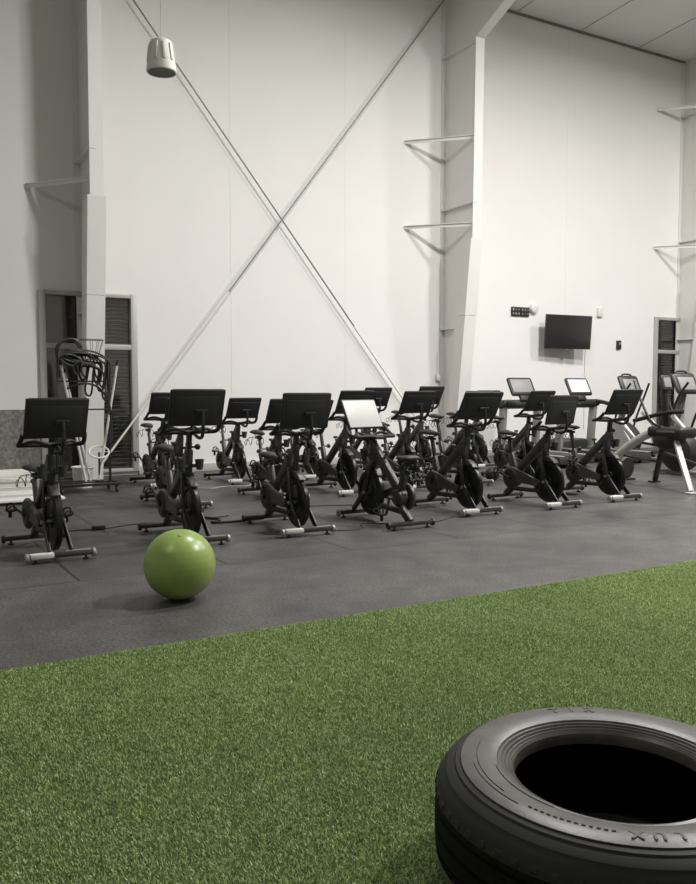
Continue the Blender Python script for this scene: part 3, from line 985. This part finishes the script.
# pendant loudspeaker
t = thing('pendant_speaker', 'white bell-shaped speaker hanging on a cable high before the wall', 'speaker', (2.615, 8.0, 4.41))
bm = B()
SPK = t
prof = [(0, 0.345), (0.085, 0.345), (0.108, 0.33), (0.118, 0.30), (0.142, 0.12), (0.150, 0.05), (0.152, 0.01), (0.145, 0.0), (0.138, 0.004), (0.138, 0.02), (0, 0.02)]
lathe(bm, prof, (0, 0, 0), 'Z', 40)
sb = obj('body', bm, 'speaker', t)
for k in range(10):
    a = 2 * math.pi * k / 10 + 0.2
    bm = B()
    bar(bm, (0.139 * math.cos(a), 0.139 * math.sin(a), 0.11), (0.117 * math.cos(a), 0.117 * math.sin(a), 0.30), 0.034, 0.026, 0.008, up=(math.cos(a), math.sin(a), 0))
    obj('rib', bm, 'speaker', sb)
bm = B(); lathe(bm, [(0, 0.006), (0.138, 0.004), (0.138, 0.016), (0, 0.018)], (0, 0, 0), 'Z', 40); obj('grille', bm, 'speaker_grille', t)
bm = B(); cyl(bm, (0, 0, 0.34), (0, 0, (roof_z(8) - 4.41) / 0.87), 0.004, 6); obj('hanging_cable', bm, 'trim_grey', t)
SPK.scale = (0.93, 0.93, 0.87)

# ------------------------------------------------------------------ white slatted platform and the rolling rack by the window
t = thing('slatted_platform', 'low white slatted platform on the floor below the pebbled panel', 'platform')
y = 10.72
k = 0
ws = (0.30, 0.16, 0.24, 0.14, 0.30, 0.2, 0.26, 0.16, 0.30, 0.2)
while y < 13.30:
    w = ws[k % len(ws)]
    bm = B(); box(bm, (0.70, y + w / 2, 0.045), (3.0, w, 0.03), bev=0.004)
    obj('slat', bm, 'white_paint' if k % 3 != 1 else 'trim_grey', t)
    y += w + 0.05
    k += 1
for x in (-0.7, 0.70, 2.10):
    bm = B(); box(bm, (x, 12.0, 0.015), (0.08, 2.56, 0.03)); obj('bearer', bm, 'dark_grey', t)

t = thing('rolling_rack', 'black rolling rack with arched top, holding bands and poles by the window', 'rack', (2.65, 11.62, 0))
bm = B()
for y in (-0.23, 0.23):
    bar(bm, (-0.40, y, 0.115), (0.42, y, 0.115), 0.035, 0.035, 0.006)
for x in (-0.38, 0.40):
    bar(bm, (x, -0.23, 0.115), (x, 0.23, 0.115), 0.035, 0.035, 0.006)
bar(bm, (-0.38, 0, 0.13), (0.40, 0, 0.13), 0.18, 0.012)
obj('base_frame', bm, 'black_metal', t)
for x in (-0.35, 0.37):
    for y in (-0.22, 0.22):
        bm = B()
        lathe(bm, [(0, -0.012), (0.038, -0.012), (0.040, -0.008), (0.040, 0.008), (0.038, 0.012), (0, 0.012)], (x, y, 0.040), 'X', 16)
        box(bm, (x, y, 0.088), (0.04, 0.05, 0.02))
        for s in (-1, 1):
            box(bm, (x + s * 0.018, y, 0.065), (0.006, 0.03, 0.06))
        obj('caster', bm, 'black_plastic', t)
for x in (-0.34, 0.34):
    bm = B(); cyl(bm, (x, 0, 0.12), (x, 0, 1.80), 0.017, 10); obj('upright', bm, 'black_metal', t)
for y in (-0.06, 0.06):
    bm = B()
    tube(bm, smooth_path([(-0.34 + (0.05 if y > 0 else 0), y, 1.55), (-0.33, y, 1.92), (-0.24, y, 2.04), (-0.10, y, 2.05), (-0.02, y, 1.95)], 6), 0.016, 8)
    obj('top_hook', bm, 'black_metal', t)
for z in (1.50, 1.12, 1.76):
    bm = B(); bar(bm, (-0.34, 0, z), (0.34, 0, z), 0.02, 0.02, 0.004); obj('crossbar', bm, 'black_metal', t)
for x in (-0.34, 0.34):
    for s in (-1, 1):
        bm = B(); tube(bm, [(x, 0, 1.78), (x + 0.05 * s, 0.20 * s, 1.05)], 0.008, 6); obj('peg', bm, 'black_metal', t)

# bands looped over the rack
def band(x0, x1, zt, zl, y, sway, label):
    bm = B()
    w = (x1 - x0)
    pts = [(x0, y, zt), (x0 + w * 0.25, y - 0.01, zt + 0.05), (x0 + w * 0.7, y, zt + 0.03), (x1, y, zt - 0.06), (x1 + sway, y - 0.02, (zt + zl) / 2), (x1 - 0.02 + sway, y, zl), (x1 - 0.07 + sway, y, zl - 0.03), (x1 - 0.10 + sway, y + 0.01, zl + 0.06), (x1 - 0.08, y, (zt + zl) / 2 + 0.05), (x0 + w * 0.6, y, zt - 0.10), (x0 + w * 0.25, y, zt - 0.07)]
    n = len(pts)
    ring = []
    P = [Vector(p) for p in pts]
    for i in range(n):
        p0, p1, p2, p3 = P[(i - 1) % n], P[i], P[(i + 1) % n], P[(i + 2) % n]
        for q in range(5):
            s = q / 5
            ring.append(0.5 * ((2 * p1) + (p2 - p0) * s + (2 * p0 - 5 * p1 + 4 * p2 - p3) * s * s + (3 * p1 - p0 - 3 * p2 + p3) * s ** 3))
    tube(bm, ring, 0.014, 6, closed=True)
    return obj('resistance_band', bm, 'band', label=label, category='resistance band', group='resistance bands on the rolling rack')
LB = 'black resistance band looped in the tangle over the rolling rack'
for k in range(9):
    band(2.33 + 0.022 * k, (2.62, 2.98, 2.86, 2.74, 2.93, 2.68, 2.80, 2.97, 2.90)[k], 1.80 + 0.022 * (k % 4), (1.62, 1.28, 1.50, 1.60, 1.40, 1.55, 1.34, 1.46, 1.58)[k], 11.50 + 0.022 * k, 0.02 * (k % 3 - 1), LB)
bm = B()
tube(bm, smooth_path([(2.40, 11.45, 1.40), (2.6, 11.40, 1.47), (2.80, 11.42, 1.42), (2.95, 11.48, 1.22), (2.99, 11.52, 0.95), (2.995, 11.52, 0.7)], 6), 0.014, 8)
obj('hanging_strap', bm, 'band', label='thick black strap arching off the rack towards its window-side post', category='strap')

# wire basket on top
t = thing('wire_basket', 'open wire basket perched on top of the rolling rack', 'basket', (2.77, 11.62, 1.79))
bm = B()
def ringpts(rx, ry, z, n=28):
    return [(rx * math.cos(2 * math.pi * k / n), ry * math.sin(2 * math.pi * k / n), z) for k in range(n)]
tube(bm, ringpts(0.16, 0.14, 0.27), 0.006, 6, closed=True)
obj('rim', bm, 'grey_plastic', t)
bm = B()
tube(bm, ringpts(0.075, 0.07, 0.006), 0.005, 6, closed=True)
obj('bottom_ring', bm, 'grey_plastic', t)
for k in range(10):
    a = 2 * math.pi * k / 10
    bm = B(); tube(bm, [(0.075 * math.cos(a), 0.07 * math.sin(a), 0.006), (0.16 * math.cos(a), 0.14 * math.sin(a), 0.27)], 0.0035, 6); obj('wire', bm, 'grey_plastic', t)

# white poles standing in a white bin
def pole(a, b, label):
    a, b = Vector(a), Vector(b)
    bm = B(); cyl(bm, a, b, 0.017, 10)
    o = obj('training_pole', bm, 'pole_white', label=label, category='pole', group='white poles on the rolling rack')
    d = (b - a).normalized()
    bm = B(); cyl(bm, b - d * 0.005, b + d * 0.07, 0.021, 10); obj('end_cap', bm, 'black_plastic', o, label='black end cap')
pole((2.66, 11.62, 0.14), (2.365, 11.62, 1.72), 'white pole leaning towards the pebbled panel, outer one of two')
pole((2.74, 11.70, 0.14), (2.43, 11.72, 1.62), 'white pole leaning towards the pebbled panel, inner one of two')
pole((2.83, 11.60, 0.14), (3.11, 11.62, 1.72), 'white pole leaning the other way, across the column to the slatted pane')

t = thing('storage_bin', 'white open bin on the floor between rolling rack and column', 'bin', (2.74, 12.15, 0))
bm = B()
lathe(bm, [(0, 0.0), (0.125, 0.0), (0.145, 0.28), (0.155, 0.30), (0.14, 0.30), (0.12, 0.02), (0, 0.02)], (0, 0, 0), 'Z', 28)
obj('tub', bm, 'white_plastic', t)
bm = B(); tube(bm, ringpts(0.152, 0.152, 0.29), 0.012, 8, closed=True); obj('rim', bm, 'white_plastic', t)
t = thing('hoop_stand', 'white oval hoop on a short black post standing on the rolling rack', 'stand', (2.84, 11.60, 0.137))
bm = B(); cyl(bm, (0, 0, 0), (0, 0, 0.40), 0.014); lathe(bm, [(0, 0), (0.06, 0), (0.06, 0.014), (0, 0.02)], (0, 0, 0), 'Z', 20); obj('post', bm, 'black_metal', t)
bm = B(); tube(bm, [(x, y * 0.6, 0.40 + y * 0.85) for x, y, z in ringpts(0.135, 0.09, 0, 32)], 0.013, 8, closed=True); bar(bm, (-0.135, 0, 0.40), (0.135, 0, 0.40), 0.014, 0.008); obj('hoop', bm, 'white_plastic', t)

# ------------------------------------------------------------------ balls
t = thing('exercise_ball', 'green inflated exercise ball on the dark floor near the turf', 'exercise ball', (1.83, 5.36, 0))
bm = B()
prof = []
RB = 0.238
for k in range(57):
    a = -math.pi / 2 + math.pi * k / 56
    r = RB * math.cos(a)
    z = RB * 0.985 + RB * 0.985 * math.sin(a)
    if 8 < k < 48 and k % 3 == 0:
        r *= 0.9965
    prof.append((max(r, 0.0) if 0 < k < 56 else 0, max(z, 0.001)))
lathe(bm, prof, (0, 0, 0), 'Z', 72)
bd = obj('body', bm, 'ball', t, sharp=80)
bd.rotation_euler = (0, 0, 0)
bm = B(); lathe(bm, [(0, 0.006), (0.010, 0.005), (0.013, 0.0), (0, -0.004)], (0, 0, 0), 'Z', 16)
o = obj('valve_plug', bm, 'ball_plug', t)
n = Vector((-0.1, -0.35, 0.75)).normalized()
o.location = Vector((0, 0, RB * 0.985)) + n * RB * 0.985
o.rotation_euler = n.to_track_quat('Z', 'Y').to_euler()

t = thing('medicine_ball', 'small black medicine ball on the floor among the bikes', 'ball', (8.30, 9.86, 0))
bm = B(); ball(bm, (0, 0, 0.105), 0.105, u=32, v=18); obj('body', bm, 'medball', t, sharp=80)
bm = B()
tube(bm, [(0.1055 * math.cos(a) * 0.6, 0.1055 * math.sin(a), 0.105 + 0.1055 * math.cos(a) * 0.8) for a in [2 * math.pi * k / 32 for k in range(32)]], 0.003, 6, closed=True)
obj('seam', bm, 'black_plastic', t)

# ------------------------------------------------------------------ cords on the floor
def cord(pts, r, m, label, cat='cable', name='floor_cable'):
    bm = B()
    tube(bm, smooth_path([(x, y, r + 0.001) for x, y in pts], 6), r, 6)
    return obj(name, bm, m, label=label, category=cat)
cord([(1.50, 8.25), (1.75, 8.45), (2.0, 8.42)], 0.006, 'cord_black', 'thin dark cord from the end bike to the black floor adapter')
cord([(2.08, 8.41), (2.5, 8.55), (2.9, 8.45), (3.5, 8.6)], 0.005, 'cord_black', 'thin dark cord from the black floor adapter past the green-ball bike')
bm = B(); box(bm, (0, 0, 0.022), (0.13, 0.055, 0.044), bev=0.008)
obj('power_adapter', bm, 'black_plastic', loc=(2.04, 8.41, 0), label='small black power adapter lying on the floor between the first two bikes', category='adapter')
cord([(3.9, 10.9), (4.05, 11.2), (4.25, 11.05), (4.5, 11.2), (4.8, 11.1), (5.0, 11.35)], 0.006, 'cord_white', 'pale coiled cord on the floor behind the green-ball bike')
cord([(3.2, 8.6), (3.3, 8.35), (3.15, 8.2), (3.4, 8.15), (3.75, 8.2)], 0.012, 'cord_black', 'thick black cord bunched behind the third front-row bike')
cord([(4.0, 7.9), (4.3, 8.3), (4.2, 8.7), (4.6, 8.8), (5.2, 8.6)], 0.005, 'cord_black', 'thin dark cord curling behind the pale-screen bike')
cord([(4.0, 7.2), (4.3, 7.1), (4.5, 7.4), (4.8, 7.2), (5.2, 7.1), (5.6, 7.3)], 0.004, 'cord_black', 'thin dark cord lying under the pale-screen bike')
cord([(7.3, 8.2), (7.7, 8.0), (8.0, 8.15), (8.2, 8.0)], 0.006, 'cord_black', 'thin dark cord between the last two front-row bikes')

# ------------------------------------------------------------------ the big tyre
TC = (1.800, 1.600)
TYRE = t = thing('truck_tyre', 'big worn black truck tyre lying flat on the green turf', 'tyre', (TC[0], TC[1], 0.012))
H = 0.285
top = [(0.287, 0.232), (0.286, 0.246), (0.290, 0.258), (0.297, 0.264), (0.303, 0.262), (0.307, 0.266), (0.313, 0.265), (0.317, 0.270), (0.324, 0.269), (0.328, 0.274), (0.336, 0.2735), (0.340, 0.278), (0.352, 0.281), (0.375, 0.285), (0.405, 0.286), (0.432, 0.283), (0.446, 0.280), (0.449, 0.276), (0.462, 0.273), (0.466, 0.268), (0.480, 0.263), (0.490, 0.257), (0.493, 0.252), (0.503, 0.245), (0.512, 0.235), (0.518, 0.222)]
# tread with grooves
side = [(0.520, 0.205), (0.521, 0.192), (0.511, 0.190), (0.511, 0.182), (0.522, 0.180), (0.523, 0.148), (0.511, 0.146), (0.511, 0.138), (0.523, 0.136), (0.522, 0.104), (0.511, 0.102), (0.511, 0.094), (0.521, 0.092)]
bottom = [(r, H - z) for r, z in top[::-1]]
inner = [(0.30, 0.05), (0.38, 0.028), (0.46, 0.045), (0.492, 0.09), (0.498, 0.1425), (0.492, 0.195), (0.46, 0.240), (0.38, 0.257), (0.30, 0.235)]
cut = 17
bm = B(); lathe(bm, top[:cut], (0, 0, 0), 'Z', 128)
lathe(bm, [(0.5195, 0.0801)] + bottom, (0, 0, 0), 'Z', 128)
bmesh.ops.remove_doubles(bm, verts=bm.verts, dist=0.0002)
sw = obj('sidewall', bm, 'tyre', t, sharp=25)
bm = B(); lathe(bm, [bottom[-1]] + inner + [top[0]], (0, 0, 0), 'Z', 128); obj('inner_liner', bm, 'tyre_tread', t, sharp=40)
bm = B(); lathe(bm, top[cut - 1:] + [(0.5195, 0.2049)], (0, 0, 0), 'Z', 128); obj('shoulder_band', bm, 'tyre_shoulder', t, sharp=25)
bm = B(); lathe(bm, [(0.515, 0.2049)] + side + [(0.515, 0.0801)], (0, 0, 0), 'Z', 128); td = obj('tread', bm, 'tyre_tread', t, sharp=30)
for k in range(60):
    a = 2 * math.pi * (k + 0.5) / 60
    bm = B()
    m = Matrix.Translation((0.5165 * math.cos(a), 0.5165 * math.sin(a), 0.217)) @ Matrix.Rotation(a, 4, 'Z') @ Matrix.Rotation(R(-22), 4, 'Y')
    g = box(bm, (0, 0, 0), (0.010, 0.024, 0.016), None, 0.003, 1)
    bmesh.ops.transform(bm, matrix=m, verts=bm.verts)
    obj('shoulder_lug', bm, 'tyre_shoulder', td)
# raised arcs and worn lettering on the upper sidewall
def arc(r, a0, a1, z, rad=0.0016):
    n = max(4, int(abs(a1 - a0) / 2))
    return [(r * math.cos(R(a0 + (a1 - a0) * k / n)), r * math.sin(R(a0 + (a1 - a0) * k / n)), z) for k in range(n + 1)]
bm = B()
tube(bm, arc(0.347, 150, 196, 0.2802), 0.0018, 6)
tube(bm, arc(0.398, 128, 176, 0.2862), 0.0016, 6)
tube(bm, arc(0.412, 150, 186, 0.2858), 0.0012, 6)
for k in range(13):
    tube(bm, arc(0.404, 190 + k * 2.6, 191.4 + k * 2.6, 0.2862), 0.0022, 6)
obj('sidewall_ridges', bm, 'tyre_letter', sw)

def letters(txt, a_mid, r, size, spread):
    """letters with their tops outward, running clockwise seen from above"""
    for i, ch in enumerate(txt):
        a = R(a_mid - (i - (len(txt) - 1) / 2) * spread)
        cu = bpy.data.curves.new('letter', 'FONT')
        cu.body = ch
        cu.size = size
        cu.align_x = 'CENTER'
        cu.extrude = 0.0006
        cu.offset = 0.0012
        tmp = bpy.data.objects.new('letter', cu)
        COL.objects.link(tmp)
        bpy.context.view_layer.update()
        me = bpy.data.meshes.new_from_object(tmp.evaluated_get(bpy.context.evaluated_depsgraph_get()))
        bpy.data.objects.remove(tmp)
        bpy.data.curves.remove(cu)
        m = Matrix.Translation((r * math.cos(a), r * math.sin(a), 0.2862)) @ Matrix.Rotation(a - math.pi / 2, 4, 'Z')
        me.transform(m)
        me.materials.clear()
        me.materials.append(M['tyre_letter'])
        o = bpy.data.objects.new('embossed_letter', me)
        COL.objects.link(o)
        o.parent = sw
letters('TIR', 63, 0.384, 0.050, 8.5)
letters('LUX', 237, 0.392, 0.046, 7.4)
bm = B()
a = R(219)
m = Matrix.Translation((0.5235 * math.cos(a), 0.5235 * math.sin(a), 0.165)) @ Matrix.Rotation(a, 4, 'Z')
box(bm, (0, 0, 0), (0.004, 0.055, 0.018), None, 0.0015, 1)
bmesh.ops.transform(bm, matrix=m, verts=bm.verts)
obj('repair_patch', bm, 'patch', td, label='small grey patch on the tread')
TYRE.scale = (0.957, 0.957, 1.233)
